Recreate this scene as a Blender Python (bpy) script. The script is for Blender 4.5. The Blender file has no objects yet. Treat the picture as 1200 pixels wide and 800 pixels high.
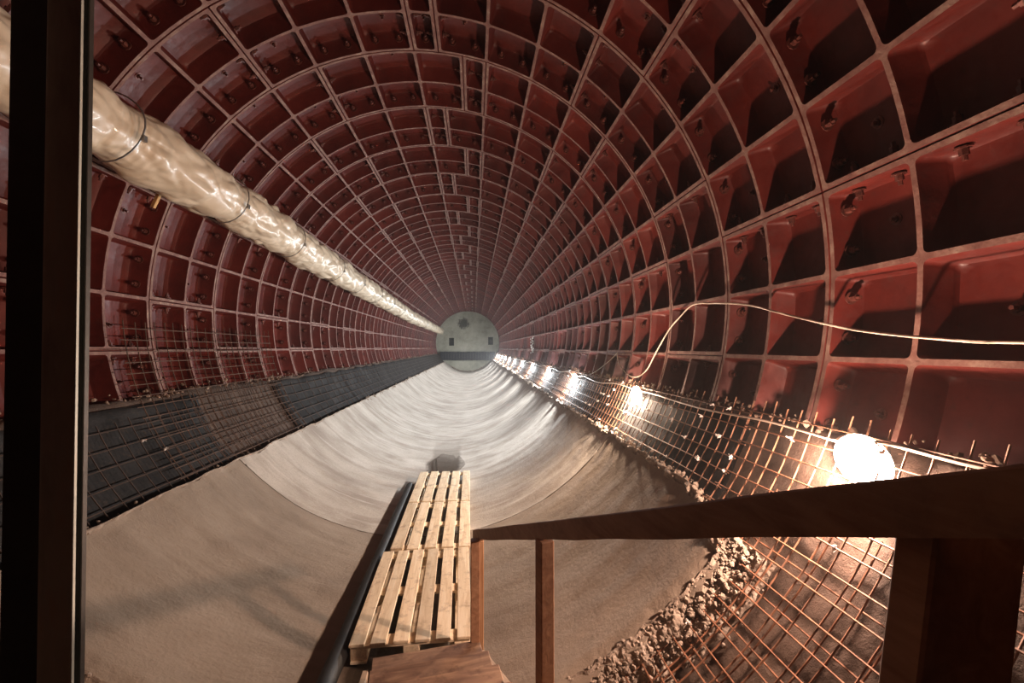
import bpy, bmesh, math, random
from mathutils import Vector, Matrix, noise as mnoise

rnd = random.Random(7)
scene = bpy.context.scene
COL = scene.collection
PI = math.pi

# ------------------------------------------------------------------ camera, world, exposure
cam_d = bpy.data.cameras.new('camera')
cam_d.sensor_width = 36.0
cam_d.lens = 15.307
cam_d.clip_start = 0.02
cam = bpy.data.objects.new('camera', cam_d)
COL.objects.link(cam)
CX, CZ = 0.4894, -0.4155
cam.location = (CX, 0.0, CZ)
cam.rotation_euler = (PI / 2 + 0.0149, 0.0, -0.0873)
scene.camera = cam

world = bpy.data.worlds.new('world')
scene.world = world
world.use_nodes = True
world.node_tree.nodes['Background'].inputs[0].default_value = (0, 0, 0, 1)
world.node_tree.nodes['Background'].inputs[1].default_value = 0.0
_vs = world.node_tree.nodes.new('ShaderNodeVolumeScatter')      # thin construction dust in the air
_vs.inputs['Density'].default_value = 0.0026
_vs.inputs['Anisotropy'].default_value = 0.55
world.node_tree.links.new(_vs.outputs[0], world.node_tree.nodes['World Output'].inputs['Volume'])

vs = scene.view_settings
vs.view_transform = 'Standard'
vs.look = 'None'
vs.gamma = 1.0
vs.use_curve_mapping = False
vs.exposure = 0.0

# lamp colours and powers (a chain of bare bulbs along the right wall)
LAMP_Y = [1.80, 4.48, 7.22, 9.80, 12.5, 15.2, 17.9, 20.6, 23.3, 26.0, 28.7, 31.4]
WARM1, WARM2, COOL = (1.0, 0.66, 0.50), (1.0, 0.74, 0.55), (0.93, 0.97, 1.0)
# (spill of the frosted dome, beam of the flood head)
POWER_NEAR, POWER_SECOND, POWER_FAR = (150.0, 18.0), (130.0, 34.0), (70.0, 92.0)

# ------------------------------------------------------------------ helpers
def empty(name, loc=(0, 0, 0), parent=None):
    o = bpy.data.objects.new(name, None)
    o.empty_display_size = 0.1
    COL.objects.link(o)
    o.location = loc
    if parent: o.parent = parent
    return o

def tag(o, label=None, cat=None, group=None, kind=None):
    if label: o['label'] = label
    if cat: o['category'] = cat
    if group: o['group'] = group
    if kind: o['kind'] = kind
    return o

def link(name, me, parent=None, mats=None):
    o = bpy.data.objects.new(name, me)
    COL.objects.link(o)
    if parent: o.parent = parent
    if mats:
        for m in (mats if isinstance(mats, (list, tuple)) else [mats]):
            me.materials.append(m)
    return o

class MB:
    """collects vertices and faces, then builds ONE mesh"""
    def __init__(s): s.v = []; s.f = []; s.m = []; s.uv = None
    def add(s, vs_, fs_, mi=0):
        b = len(s.v); s.v += [tuple(v) for v in vs_]
        for f in fs_: s.f.append(tuple(b + i for i in f)); s.m.append(mi)
    def box(s, c, d, rot=None, mi=0, j=0.0):
        hx, hy, hz = d[0] / 2, d[1] / 2, d[2] / 2
        vs_ = []
        for x in (-hx, hx):
            for y in (-hy, hy):
                for z in (-hz, hz):
                    p = Vector((x + rnd.uniform(-j, j), y + rnd.uniform(-j, j), z + rnd.uniform(-j, j)))
                    if rot: p = rot @ p
                    vs_.append(p + Vector(c))
        s.add(vs_, [(0, 1, 3, 2), (4, 6, 7, 5), (0, 4, 5, 1), (2, 3, 7, 6), (0, 2, 6, 4), (1, 5, 7, 3)], mi)
    def tube(s, pts, r, n=6, mi=0, cap=True):
        pts = [Vector(p) for p in pts]
        rings = []
        up = Vector((0.13, 0.31, 0.94)).normalized()
        for i, p in enumerate(pts):
            t = (pts[min(i + 1, len(pts) - 1)] - pts[max(i - 1, 0)])
            if t.length < 1e-9: t = Vector((0, 1, 0))
            t.normalize()
            a = up - t * up.dot(t)
            if a.length < 0.05: a = Vector((1, 0, 0)) - t * t.x
            a.normalize(); b = t.cross(a); up = a
            rr = r[i] if isinstance(r, (list, tuple)) else r
            rings.append([p + a * (rr * math.cos(2 * PI * k / n)) + b * (rr * math.sin(2 * PI * k / n)) for k in range(n)])
        vs_ = [v for rg in rings for v in rg]
        fs_ = []
        for i in range(len(rings) - 1):
            for k in range(n):
                a0, a1 = i * n + k, i * n + (k + 1) % n
                fs_.append((a0, a1, a1 + n, a0 + n))
        if cap:
            fs_.append(tuple(range(n))[::-1]); fs_.append(tuple((len(rings) - 1) * n + k for k in range(n)))
        s.add(vs_, fs_, mi)
    def rock(s, c, r, mi=0):
        rot = Matrix.Rotation(rnd.uniform(0, 6), 3, 'X') @ Matrix.Rotation(rnd.uniform(0, 6), 3, 'Z')
        sc = [r * rnd.uniform(.6, 1.3) for _ in range(3)]
        vs_ = []
        for p in ICO_V:
            k = rnd.uniform(.75, 1.2)
            vs_.append(rot @ Vector((p[0] * sc[0] * k, p[1] * sc[1] * k, p[2] * sc[2] * k)) + Vector(c))
        s.add(vs_, ICO_F, mi)
    def mesh(s, name, smooth=None):
        me = bpy.data.meshes.new(name)
        me.from_pydata(s.v, [], s.f)
        me.polygons.foreach_set('material_index', s.m)
        bm = bmesh.new(); bm.from_mesh(me)
        bmesh.ops.recalc_face_normals(bm, faces=bm.faces); bm.to_mesh(me); bm.free()
        if smooth is not None:
            me.polygons.foreach_set('use_smooth', [True] * len(me.polygons))
            if smooth < 180: me.set_sharp_from_angle(angle=math.radians(smooth))
        me.update()
        return me
    def build(s, name, mats, parent=None, smooth=None):
        return link(name, s.mesh(name, smooth), parent, mats)

_b = bmesh.new(); bmesh.ops.create_icosphere(_b, subdivisions=1, radius=1.0)
ICO_V = [tuple(v.co) for v in _b.verts]; ICO_F = [tuple(v.index for v in f.verts) for f in _b.faces]; _b.free()

def bevel_box(name, d, mat, parent, loc, rot=(0, 0, 0), bev=0.004, seg=1):
    """one board: a bevelled box of its own"""
    bm = bmesh.new(); bmesh.ops.create_cube(bm, size=1.0)
    for v in bm.verts: v.co = Vector((v.co.x * d[0], v.co.y * d[1], v.co.z * d[2]))
    bmesh.ops.bevel(bm, geom=list(bm.edges), offset=bev, segments=seg, affect='EDGES')
    me = bpy.data.meshes.new(name); bm.to_mesh(me); bm.free()
    o = link(name, me, parent, mat)
    o.location = loc; o.rotation_euler = rot
    return o

def nz(x, y, z): return mnoise.noise(Vector((x, y, z)))
def fbm(x, y, z, o=4): return mnoise.fractal(Vector((x, y, z)), 1.0, 2.0, o)
def cyl(th, r, y):
    t = math.radians(th)
    return Vector((r * math.sin(t), y, r * math.cos(t)))

# ------------------------------------------------------------------ materials
def mat(name, build):
    m = bpy.data.materials.new(name); m.use_nodes = True
    nt = m.node_tree; b = nt.nodes['Principled BSDF']
    build(nt, b)
    return m

def N(nt, typ, **kw):
    n = nt.nodes.new(typ)
    for k, v in kw.items():
        if k.startswith('i_'): n.inputs[k[2:].replace('_', ' ')].default_value = v
        else: setattr(n, k, v)
    return n

def coords(nt, kind='Object', scale=(1, 1, 1)):
    tc = N(nt, 'ShaderNodeTexCoord'); mp = N(nt, 'ShaderNodeMapping')
    mp.inputs['Scale'].default_value = scale
    nt.links.new(tc.outputs[kind], mp.inputs['Vector'])
    return mp.outputs['Vector']

def noise_tex(nt, vec, scale, detail=6, rough=.6, dist=0.0):
    n = N(nt, 'ShaderNodeTexNoise')
    n.inputs['Scale'].default_value = scale; n.inputs['Detail'].default_value = detail
    n.inputs['Roughness'].default_value = rough; n.inputs['Distortion'].default_value = dist
    nt.links.new(vec, n.inputs['Vector'])
    return n.outputs['Fac']

def ramp(nt, fac, stops):
    r = N(nt, 'ShaderNodeValToRGB')
    e = r.color_ramp.elements
    while len(e) < len(stops): e.new(0.5)
    for i, (p, c) in enumerate(stops):
        e[i].position = p
        e[i].color = (c, c, c, 1) if isinstance(c, (int, float)) else (*c, 1)
    nt.links.new(fac, r.inputs['Fac'])
    return r.outputs['Color']

def mix(nt, fac, a, b, mode='MIX'):
    m = N(nt, 'ShaderNodeMix', data_type='RGBA', blend_type=mode)
    for sock, v in ((m.inputs[0], fac), (m.inputs[6], a), (m.inputs[7], b)):
        if hasattr(v, 'links'): nt.links.new(v, sock)
        elif isinstance(v, (int, float)): sock.default_value = v
        else: sock.default_value = (*v, 1)
    return m.outputs[2]

def bump(nt, b, h, strength=.3, dist=.02):
    n = N(nt, 'ShaderNodeBump'); n.inputs['Strength'].default_value = strength; n.inputs['Distance'].default_value = dist
    nt.links.new(h, n.inputs['Height']); nt.links.new(n.outputs['Normal'], b.inputs['Normal'])

def setv(nt, b, col=None, rough=None, metal=None, spec=None):
    for k, v in (('Base Color', col), ('Roughness', rough), ('Metallic', metal), ('Specular IOR Level', spec)):
        if v is None: continue
        if hasattr(v, 'links'): nt.links.new(v, b.inputs[k])
        elif isinstance(v, tuple): b.inputs[k].default_value = (*v, 1)
        else: b.inputs[k].default_value = v

def obj_random(nt):
    return N(nt, 'ShaderNodeObjectInfo').outputs['Random']

def m_paint(nt, b):            # red oxide primer on cast iron
    v = coords(nt)
    n1 = noise_tex(nt, v, 3.0, 8); n2 = noise_tex(nt, v, 22.0, 5)
    c = ramp(nt, n1, [(.30, (.074, .0095, .007)), (.55, (.126, .0165, .0115)), (.75, (.168, .028, .019))])
    c = mix(nt, ramp(nt, n2, [(.58, 0.0), (.75, .55)]), c, (.065, .022, .016))
    r = N(nt, 'ShaderNodeMapRange'); r.inputs[3].default_value = .75; r.inputs[4].default_value = 1.12
    nt.links.new(obj_random(nt), r.inputs[0])
    hs = N(nt, 'ShaderNodeHueSaturation'); nt.links.new(r.outputs[0], hs.inputs['Value']); nt.links.new(c, hs.inputs['Color'])
    setv(nt, b, hs.outputs['Color'], ramp(nt, n2, [(.3, .38), (.7, .62)]), 0.0, .45)
    bump(nt, b, n2, .25, .006)

def m_tip(nt, b):              # worn, dusty rib edges
    v = coords(nt)
    n1 = noise_tex(nt, v, 9.0, 8, .7); n2 = noise_tex(nt, v, 60.0, 4)
    c = ramp(nt, n1, [(.30, (.12, .040, .030)), (.52, (.20, .10, .078)), (.72, (.31, .22, .17))])
    setv(nt, b, c, .75); bump(nt, b, n2, .5, .006)

def m_bolt(nt, b):
    v = coords(nt); n1 = noise_tex(nt, v, 40.0, 5)
    setv(nt, b, ramp(nt, n1, [(.35, (.06, .02, .016)), (.7, (.20, .06, .045))]), .45, .2)

def floor_mat(k, tint, streak):
  def f(nt, b):
    T = lambda c: tuple(x * k * t for x, t in zip(c, tint))            # cast concrete, trowelled along the arc (u = along the arc, v = along the tunnel)
    uv = coords(nt, 'UV'); st = coords(nt, 'UV', (1.0, 4.2, 1.0)); st2 = coords(nt, 'UV', (.55, 7.0, 1.0))
    n1 = noise_tex(nt, uv, 1.3, 9, .62); n2 = noise_tex(nt, st, .9, 8, .65, .6); n3 = noise_tex(nt, uv, 34.0, 6, .7); n4 = noise_tex(nt, st2, 1.3, 7, .6)
    c = ramp(nt, n1, [(.28, T((.29, .25, .215))), (.50, T((.42, .38, .33))), (.74, T((.52, .48, .43)))])
    c = mix(nt, ramp(nt, n2, [(.36, streak), (.55, 0.0)]), c, T((.21, .17, .135)))
    c = mix(nt, ramp(nt, n4, [(.60, 0.0), (.73, streak)]), c, T((.62, .58, .53)))
    c = mix(nt, ramp(nt, n3, [(.30, .35), (.50, 0.0)]), c, (.22, .18, .15))
    # damp strip at the very bottom of the invert
    sx = N(nt, 'ShaderNodeSeparateXYZ'); nt.links.new(uv, sx.inputs[0])
    ab = N(nt, 'ShaderNodeMath', operation='ABSOLUTE'); nt.links.new(sx.outputs[0], ab.inputs[0])
    ad = N(nt, 'ShaderNodeMath', operation='MULTIPLY_ADD'); nt.links.new(n1, ad.inputs[0]); ad.inputs[1].default_value = -.42; nt.links.new(ab.outputs[0], ad.inputs[2])
    wet = ramp(nt, ad.outputs[0], [(0.0, 1.0), (.06, 0.0)])
    gt = N(nt, 'ShaderNodeMapRange'); gt.inputs[1].default_value = 9.0; gt.inputs[2].default_value = 6.6
    nt.links.new(sx.outputs[1], gt.inputs[0])
    wm = N(nt, 'ShaderNodeMath', operation='MULTIPLY'); nt.links.new(wet, wm.inputs[0]); nt.links.new(gt.outputs[0], wm.inputs[1])
    c = mix(nt, wm.outputs[0], c, (.10, .078, .058))
    rg = mix(nt, wm.outputs[0], (.78, .78, .78), (.3, .3, .3))
    setv(nt, b, c, rg, 0.0, .3)
    h = mix(nt, .35, n3, n2); bump(nt, b, h, .45, .02)
  return f

def m_rubble(nt, b):
    v = coords(nt); n1 = noise_tex(nt, v, 14.0, 8, .7); n2 = noise_tex(nt, v, 90.0, 4)
    setv(nt, b, ramp(nt, n1, [(.3, (.16, .12, .092)), (.52, (.29, .23, .18)), (.72, (.42, .355, .295))]), .9); bump(nt, b, n2, .7, .01)

def m_infill(nt, b):           # rough sprayed mortar between the ribs
    v = coords(nt); n1 = noise_tex(nt, v, 2.2, 9, .65); n2 = noise_tex(nt, v, 30.0, 6, .7)
    setv(nt, b, ramp(nt, n1, [(.3, (.035, .023, .016)), (.52, (.085, .054, .038)), (.72, (.15, .10, .072))]), .85); bump(nt, b, n2, .7, .015)

def m_membrane(nt, b):
    v = coords(nt); n1 = noise_tex(nt, v, 2.6, 8, .65); n2 = noise_tex(nt, v, 24.0, 5)
    c = ramp(nt, n1, [(.32, (.012, .0115, .0115)), (.52, (.026, .0255, .026)), (.72, (.052, .050, .049))])
    c = mix(nt, ramp(nt, n2, [(.56, 0.0), (.72, .6)]), c, (.06, .04, .028))
    setv(nt, b, c, .85, 0.0, .12); bump(nt, b, n2, .4, .01)

def m_mortar(nt, b):
    v = coords(nt); n1 = noise_tex(nt, v, 7.0, 8, .7); n2 = noise_tex(nt, v, 50.0, 5)
    setv(nt, b, ramp(nt, n1, [(.3, (.13, .075, .05)), (.52, (.27, .19, .14)), (.72, (.42, .34, .26))]), .9); bump(nt, b, n2, .6, .01)

def m_rebar(nt, b):
    v = coords(nt); n1 = noise_tex(nt, v, 16.0, 6, .7)
    setv(nt, b, ramp(nt, n1, [(.3, (.09, .040, .022)), (.55, (.24, .105, .055)), (.75, (.34, .17, .095))]), .7, .15); bump(nt, b, noise_tex(nt, v, 160.0, 3), .4, .003)

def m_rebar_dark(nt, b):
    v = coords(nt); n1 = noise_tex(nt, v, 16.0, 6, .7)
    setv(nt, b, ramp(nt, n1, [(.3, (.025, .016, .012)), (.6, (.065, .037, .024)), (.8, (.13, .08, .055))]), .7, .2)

def m_foil(nt, b):             # glossy cream plastic film
    v = coords(nt); n1 = noise_tex(nt, v, 4.0, 7); n2 = noise_tex(nt, coords(nt, 'Object', (1, .5, 1)), 16.0, 8, .7, 1.5)
    c = ramp(nt, n1, [(.3, (.56, .45, .32)), (.55, (.66, .55, .41)), (.75, (.72, .63, .50))])
    setv(nt, b, c, ramp(nt, n2, [(.3, .28), (.7, .48)]), 0.0, .6)
    b.inputs['Coat Weight'].default_value = .2; b.inputs['Coat Roughness'].default_value = .12
    bump(nt, b, n2, .10, .01)

def wood(cols, scale=(14, 1.2, 14), rough=.7, dirt=.5, dirtcol=(.16, .10, .06)):
    def f(nt, b):
        v = coords(nt, 'Object', scale); u = coords(nt)
        rn = obj_random(nt)
        vm = N(nt, 'ShaderNodeVectorMath', operation='ADD'); nt.links.new(v, vm.inputs[0]); 
        cb = N(nt, 'ShaderNodeCombineXYZ'); mm = N(nt, 'ShaderNodeMath', operation='MULTIPLY'); mm.inputs[1].default_value = 37.0
        nt.links.new(rn, mm.inputs[0]); nt.links.new(mm.outputs[0], cb.inputs[0]); nt.links.new(mm.outputs[0], cb.inputs[1]); nt.links.new(cb.outputs[0], vm.inputs[1])
        g = noise_tex(nt, vm.outputs[0], 2.2, 7, .6, .8)
        vu = N(nt, 'ShaderNodeVectorMath', operation='ADD'); nt.links.new(u, vu.inputs[0]); nt.links.new(cb.outputs[0], vu.inputs[1])
        d = noise_tex(nt, vu.outputs[0], 9.0, 8, .75)
        c = ramp(nt, g, [(.3, cols[0]), (.52, cols[1]), (.72, cols[2])])
        c = mix(nt, ramp(nt, d, [(.52, 0.0), (.70, dirt)]), c, dirtcol)
        r = N(nt, 'ShaderNodeMapRange'); r.inputs[3].default_value = .78; r.inputs[4].default_value = 1.1
        nt.links.new(rn, r.inputs[0])
        hs = N(nt, 'ShaderNodeHueSaturation'); nt.links.new(r.outputs[0], hs.inputs['Value']); nt.links.new(c, hs.inputs['Color'])
        setv(nt, b, hs.outputs['Color'], rough, 0.0, .3); bump(nt, b, g, .3, .004)
    return f

def plain(col, rough=.6, metal=0.0, var=.35, scale=8.0):
    def f(nt, b):
        v = coords(nt); n1 = noise_tex(nt, v, scale, 6, .65)
        lo = tuple(c * (1 - var) for c in col); hi = tuple(min(1, c * (1 + var)) for c in col)
        setv(nt, b, ramp(nt, n1, [(.3, lo), (.7, hi)]), rough, metal)
        bump(nt, b, noise_tex(nt, v, scale * 8, 4), .2, .004)
    return f

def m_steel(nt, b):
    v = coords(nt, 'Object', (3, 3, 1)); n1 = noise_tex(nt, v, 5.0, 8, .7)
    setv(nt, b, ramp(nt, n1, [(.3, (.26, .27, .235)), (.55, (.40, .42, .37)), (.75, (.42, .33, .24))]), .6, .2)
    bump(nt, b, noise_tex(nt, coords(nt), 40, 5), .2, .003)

def m_bulkhead(nt, b):
    v = coords(nt); n1 = noise_tex(nt, v, .9, 9, .65); n2 = noise_tex(nt, v, 5.0, 7, .7)
    c = ramp(nt, n1, [(.3, (.20, .19, .145)), (.5, (.36, .35, .275)), (.7, (.48, .465, .385))])
    # a dark blotch above the middle, and whitish streaks
    dv = N(nt, 'ShaderNodeVectorMath', operation='DISTANCE'); nt.links.new(v, dv.inputs[0]); dv.inputs[1].default_value = (-.35, 0, 1.55)
    ad = N(nt, 'ShaderNodeMath', operation='MULTIPLY_ADD'); nt.links.new(n2, ad.inputs[0]); ad.inputs[1].default_value = 1.0; nt.links.new(dv.outputs['Value'], ad.inputs[2])
    c = mix(nt, ramp(nt, ad.outputs[0], [(.80, .92), (1.35, 0.0)]), c, (.045, .042, .034))
    c = mix(nt, ramp(nt, n2, [(.62, 0.0), (.70, .6)]), c, (.55, .54, .48))
    setv(nt, b, c, .85); bump(nt, b, n2, .6, .05)

def m_water(nt, b):
    setv(nt, b, (.030, .022, .015), .04, 0.0, .5)
    b.inputs['Alpha'].default_value = .32
    bump(nt, b, noise_tex(nt, coords(nt), 6.0, 2), .05, .01)

def emit(col, strength):
    def f(nt, b):
        setv(nt, b, (.8, .8, .8), .3)
        b.inputs['Emission Color'].default_value = (*col, 1); b.inputs['Emission Strength'].default_value = strength
    return f

M = {}
M['paint'] = mat('red_oxide_paint', m_paint)
M['tip'] = mat('worn_rib_edge', m_tip)
M['bolt'] = mat('bolt_iron', m_bolt)
M['floor'] = mat('cast_concrete', floor_mat(1.08, (1, 1, 1), .6))
M['floor_near'] = mat('brown_concrete', floor_mat(.64, (1, .90, .80), .30))
M['rubble'] = mat('broken_concrete', m_rubble)
M['infill'] = mat('sprayed_mortar', m_infill)
M['membrane'] = mat('waterproof_membrane', m_membrane)
M['mortar'] = mat('sandy_mortar', m_mortar)
M['rebar'] = mat('rusty_rebar', m_rebar)
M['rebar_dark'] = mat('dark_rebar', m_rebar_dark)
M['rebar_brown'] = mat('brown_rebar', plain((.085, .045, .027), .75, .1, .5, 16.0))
M['foil'] = mat('plastic_film', m_foil)
M['pallet'] = mat('pallet_pine', wood([(.66, .50, .32), (.84, .69, .49), (.90, .78, .60)], dirt=.7, dirtcol=(.22, .13, .075)))
M['rail'] = mat('rail_timber', wood([(.24, .115, .06), (.34, .18, .10), (.42, .24, .14)], dirt=.4, dirtcol=(.14, .08, .05)))
M['batten'] = mat('lit_batten', wood([(.34, .17, .08), (.45, .25, .13), (.52, .32, .18)], (14, 14, 1.2), dirt=.4))  # paler than the rail: lamplight on the batten put into its colour
M['tread'] = mat('dirty_tread_board', wood([(.14, .075, .048), (.27, .16, .10), (.44, .29, .18)], (1.6, 9, 9), dirt=.9, dirtcol=(.085, .042, .026)))
M['stringer'] = mat('stringer_timber', wood([(.30, .19, .11), (.42, .28, .17), (.50, .36, .24)], dirt=.5))
M['steel'] = mat('column_steel', m_steel)
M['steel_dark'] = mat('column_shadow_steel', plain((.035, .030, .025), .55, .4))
M['bulkhead'] = mat('bulkhead_concrete', m_bulkhead)
M['niche'] = mat('niche_concrete', plain((.05, .048, .04), .9))
M['formwork'] = mat('formwork_plank', plain((.012, .012, .017), .7))
M['hose'] = mat('black_plastic_pipe', plain((.010, .010, .010), .65))
M['water'] = mat('puddle_water', m_water)
M['cable'] = mat('pale_cable', plain((.52, .42, .33), .55))
M['black'] = mat('black_plastic', plain((.02, .02, .02), .5))
M['zinc'] = mat('zinc_wire', plain((.35, .35, .34), .4, .8))
M['tie'] = mat('white_plastic_tie', plain((.62, .58, .54), .6))
M['peg'] = mat('yellow_wood', plain((.55, .33, .12), .7))
M['joint'] = mat('joint_grout', plain((.10, .075, .055), .9))

# ------------------------------------------------------------------ tunnel lining
R_TIP, R_PLATE, R_OUT = 2.50, 2.66, 2.70
A = 10.87                      # one pocket in degrees
KEY = 5.45
RING0, RINGW = 1.2946, 1.0

def pocket(mb, t0, t1, y0, y1, it0, it1, iy0, iy1):
    """one coffer: t in degrees; i* = half rib widths on its four sides"""
    def loop(r, ex, rad):
        deg = math.degrees(1.0 / R_TIP)
        a0, a1 = t0 + (it0 + ex) * deg, t1 - (it1 + ex) * deg
        b0, b1 = y0 + iy0 + ex, y1 - iy1 - ex
        rd = rad * deg
        pts = []
        cs = [(a1 - rd, b1 - rad, 0), (a0 + rd, b1 - rad, 90), (a0 + rd, b0 + rad, 180), (a1 - rd, b0 + rad, 270)]
        for ci, (ca, cb, st) in enumerate(cs):
            for k in range(4):
                an = math.radians(st + 30 * k)
                pts.append((ca + rd * math.cos(an), cb + rad * math.sin(an), r))
            if ci == 0: m = [(a1 - rd + (a0 + rd - a1 + rd) * q, b1, r) for q in (1/3, 2/3)]
            elif ci == 2: m = [(a0 + rd + (a1 - rd - a0 - rd) * q, b0, r) for q in (1/3, 2/3)]
            else: m = []
            pts += m
        return pts
    def outer():
        pts = []
        src = loop(R_TIP, 0, .026)
        a0, a1, b0, b1 = t0, t1, y0, y1
        n = len(src)
        for i, (ta, yy, r) in enumerate(src):
            # push to the cell rectangle
            if i in (0,): p = (a1, yy)
            elif i in (1, 2): p = (a1, b1)
            elif i in (3, 4, 5, 6): p = (ta, b1)
            elif i in (7, 8): p = (a0, b1)
            elif i == 9: p = (a0, yy)
            elif i == 10: p = (a0, yy)
            elif i in (11, 12): p = (a0, b0)
            elif i in (13, 14, 15, 16): p = (ta, b0)
            elif i in (17, 18): p = (a1, b0)
            else: p = (a1, yy)
            pts.append((p[0], p[1], R_TIP))
        return pts
    loops = [outer(), loop(R_TIP, 0.0, .026), loop(R_TIP + .010, .003, .024), loop(R_PLATE - .024, .012, .03), loop(R_PLATE - .005, .024, .036), loop(R_PLATE, .045, .04)]
    n = len(loops[0])
    vs_ = [cyl(t, r, y) for lp in loops for (t, y, r) in lp]
    fs_, ms = [], []
    base = len(mb.v)
    mb.v += [tuple(v) for v in vs_]
    for li in range(len(loops) - 1):
        for k in range(n):
            q = [li * n + k, li * n + (k + 1) % n, (li + 1) * n + (k + 1) % n, (li + 1) * n + k]
            qq = []
            for i in q:
                if not qq or (Vector(vs_[i]) - Vector(vs_[qq[-1]])).length > 1e-6: qq.append(i)
            if len(qq) > 2 and (Vector(vs_[qq[0]]) - Vector(vs_[qq[-1]])).length < 1e-6: qq.pop()
            if len(qq) > 2:
                mb.f.append(tuple(base + i for i in qq)); mb.m.append(1 if li == 0 else 0)
    c = len(mb.v); mb.v.append(tuple(cyl((t0 + t1) / 2, R_PLATE, (y0 + y1) / 2)))
    li = (len(loops) - 1) * n
    for k in range(n):
        mb.f.append((base + li + k, base + li + (k + 1) % n, c)); mb.m.append(0)

def make_segment(ncell, width):
    """a lining segment centred on the crown, y from 0 to 1"""
    mb = MB(); h = width / 2; g = math.degrees(.006 / R_TIP)
    step = width / ncell
    for i in range(ncell):
        for j in (0, 1):
            a0, a1 = -h + i * step, -h + (i + 1) * step
            f0, f1 = i == 0, i == ncell - 1
            pocket(mb, a0 + (g if f0 else 0), a1 - (g if f1 else 0), .006 if j == 0 else .5, .5 if j == 0 else .994,
                   .026 if f0 else .014, .026 if f1 else .014, .026 if j == 0 else .013, .013 if j == 0 else .026)
    # outer rim: chamfer, side flange
    def rim(inset, r):
        d = math.degrees(inset / R_TIP); pts = []
        na = ncell * 3
        for k in range(na): pts.append(cyl(-h + d + (width - 2 * d) * k / na, r, inset))
        for k in range(2): pts.append(cyl(h - d, r, inset + (1 - 2 * inset) * k / 2))
        for k in range(na): pts.append(cyl(h - d - (width - 2 * d) * k / na, r, 1 - inset))
        for k in range(2): pts.append(cyl(-h + d, r, 1 - inset - (1 - 2 * inset) * k / 2))
        return pts
    ls = [rim(.006, R_TIP), rim(.0012, R_TIP + .008), rim(.0012, R_OUT)]
    n = len(ls[0])
    fs_ = []
    for li in range(2):
        for k in range(n):
            fs_.append((li * n + k, li * n + (k + 1) % n, (li + 1) * n + (k + 1) % n, (li + 1) * n + k))
    mb.add([v for l in ls for v in l], fs_, 0)
    return mb.mesh('lining_segment', 38)

def make_bolts(ncell, width):
    """nut and washer heads inside the coffers of one segment"""
    mb = MB(); h = width / 2; step = width / ncell
    def nut(p, ax, r=.020, l=.042):
        p = Vector(p); ax = Vector(ax).normalized()
        mb.tube([p, p + ax * .007], r * 1.75, 10); mb.tube([p + ax * .007, p + ax * l], r, 6)
        mb.tube([p + ax * l, p + ax * (l + .022)], r * .55, 6)
    for i in range(ncell):
        for q in ((.27, .73) if ncell > 1 else (.5,)):
            a = -h + (i + q) * step
            nut(cyl(a, 2.585, .045), (0, 1, 0)); nut(cyl(a, 2.585, .955), (0, -1, 0))
    for s in (-1, 1):
        a = s * (h - math.degrees(.047 / R_TIP)); t = math.radians(a)
        for y in (.14, .36, .64, .86):
            nut(cyl(a, 2.585, y), (-s * math.cos(t), 0, s * math.sin(t)), .018, .036)
    for i in range(ncell):     # grout plug in some coffer plates
        a = -h + (i + .5) * step; t = math.radians(a)
        nut(cyl(a, R_PLATE + .003, .25 if i % 2 else .75), (-math.sin(t), 0, -math.cos(t)), .018, .018)
    return mb.mesh('bolts', 30)

def arc_shell(a0, a1, y0, y1, r=R_OUT + .01):
    mb = MB(); n = max(6, int((a1 - a0) / 5)); vs_ = []
    for k in range(n + 1):
        a = a0 + (a1 - a0) * k / n
        for rr in (r, r + .06):
            vs_ += [cyl(a, rr, y0), cyl(a, rr, y1)]
    fs_ = []
    for k in range(n):
        b = 4 * k
        fs_ += [(b, b + 1, b + 5, b + 4), (b + 2, b + 6, b + 7, b + 3), (b, b + 4, b + 6, b + 2), (b + 1, b + 3, b + 7, b + 5)]
    fs_ += [(0, 2, 3, 1), (4 * n, 4 * n + 1, 4 * n + 3, 4 * n + 2)]
    mb.add(vs_, fs_)
    return mb.mesh('shell', 180)

Y_START, Y_END = RING0 - 5.0, RING0 + 34.0
ceiling = link('ceiling', arc_shell(-48, 48, Y_START, Y_END), None, M['paint'])
wall_left = link('wall_left', arc_shell(-134, -48, Y_START, Y_END), None, M['paint'])
wall_right = link('wall_right', arc_shell(48, 134, Y_START, Y_END), None, M['paint'])
tag(ceiling, 'dark red ribbed cast-iron tunnel crown', None, None, 'structure')
tag(wall_left, 'dark red ribbed cast-iron tunnel side behind the wrapped duct', None, None, 'structure')
tag(wall_right, 'red ribbed cast-iron tunnel side above the row of lamps', None, None, 'structure')

SEG = make_segment(3, 3 * A); KEYSEG = make_segment(1, KEY)
SEGB = make_bolts(3, 3 * A); KEYB = make_bolts(1, KEY)
for me in (SEG, KEYSEG):
    me.materials.append(M['paint']); me.materials.append(M['tip'])
for me in (SEGB, KEYB): me.materials.append(M['bolt'])

def place_segment(theta, y, key):
    par = ceiling if abs(theta) < 48 else (wall_left if theta < 0 else wall_right)
    o = link('lining_segment', KEYSEG if key else SEG, par)
    o.location = (0, y, 0); o.rotation_euler = (0, math.radians(theta), 0)
    if -1.5 < y < 13:
        b = link('bolts', KEYB if key else SEGB, o); tag(b, kind='stuff')

for n in range(-5, 34):
    y = RING0 + n * RINGW
    typ = 'Y' if n % 2 == 0 else 'X'
    if n == 0: typ = 'X'
    if typ == 'X': k0, k1 = 14.04 - KEY, 14.04
    else: k0, k1 = 14.04 - KEY - A, 14.04 - A
    place_segment((k0 + k1) / 2, y, True)
    a = k1
    while a < 106:
        place_segment(a + 1.5 * A, y, False); a += 3 * A
    a = k0
    while a > -106:
        place_segment(a - 1.5 * A, y, False); a -= 3 * A

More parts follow.
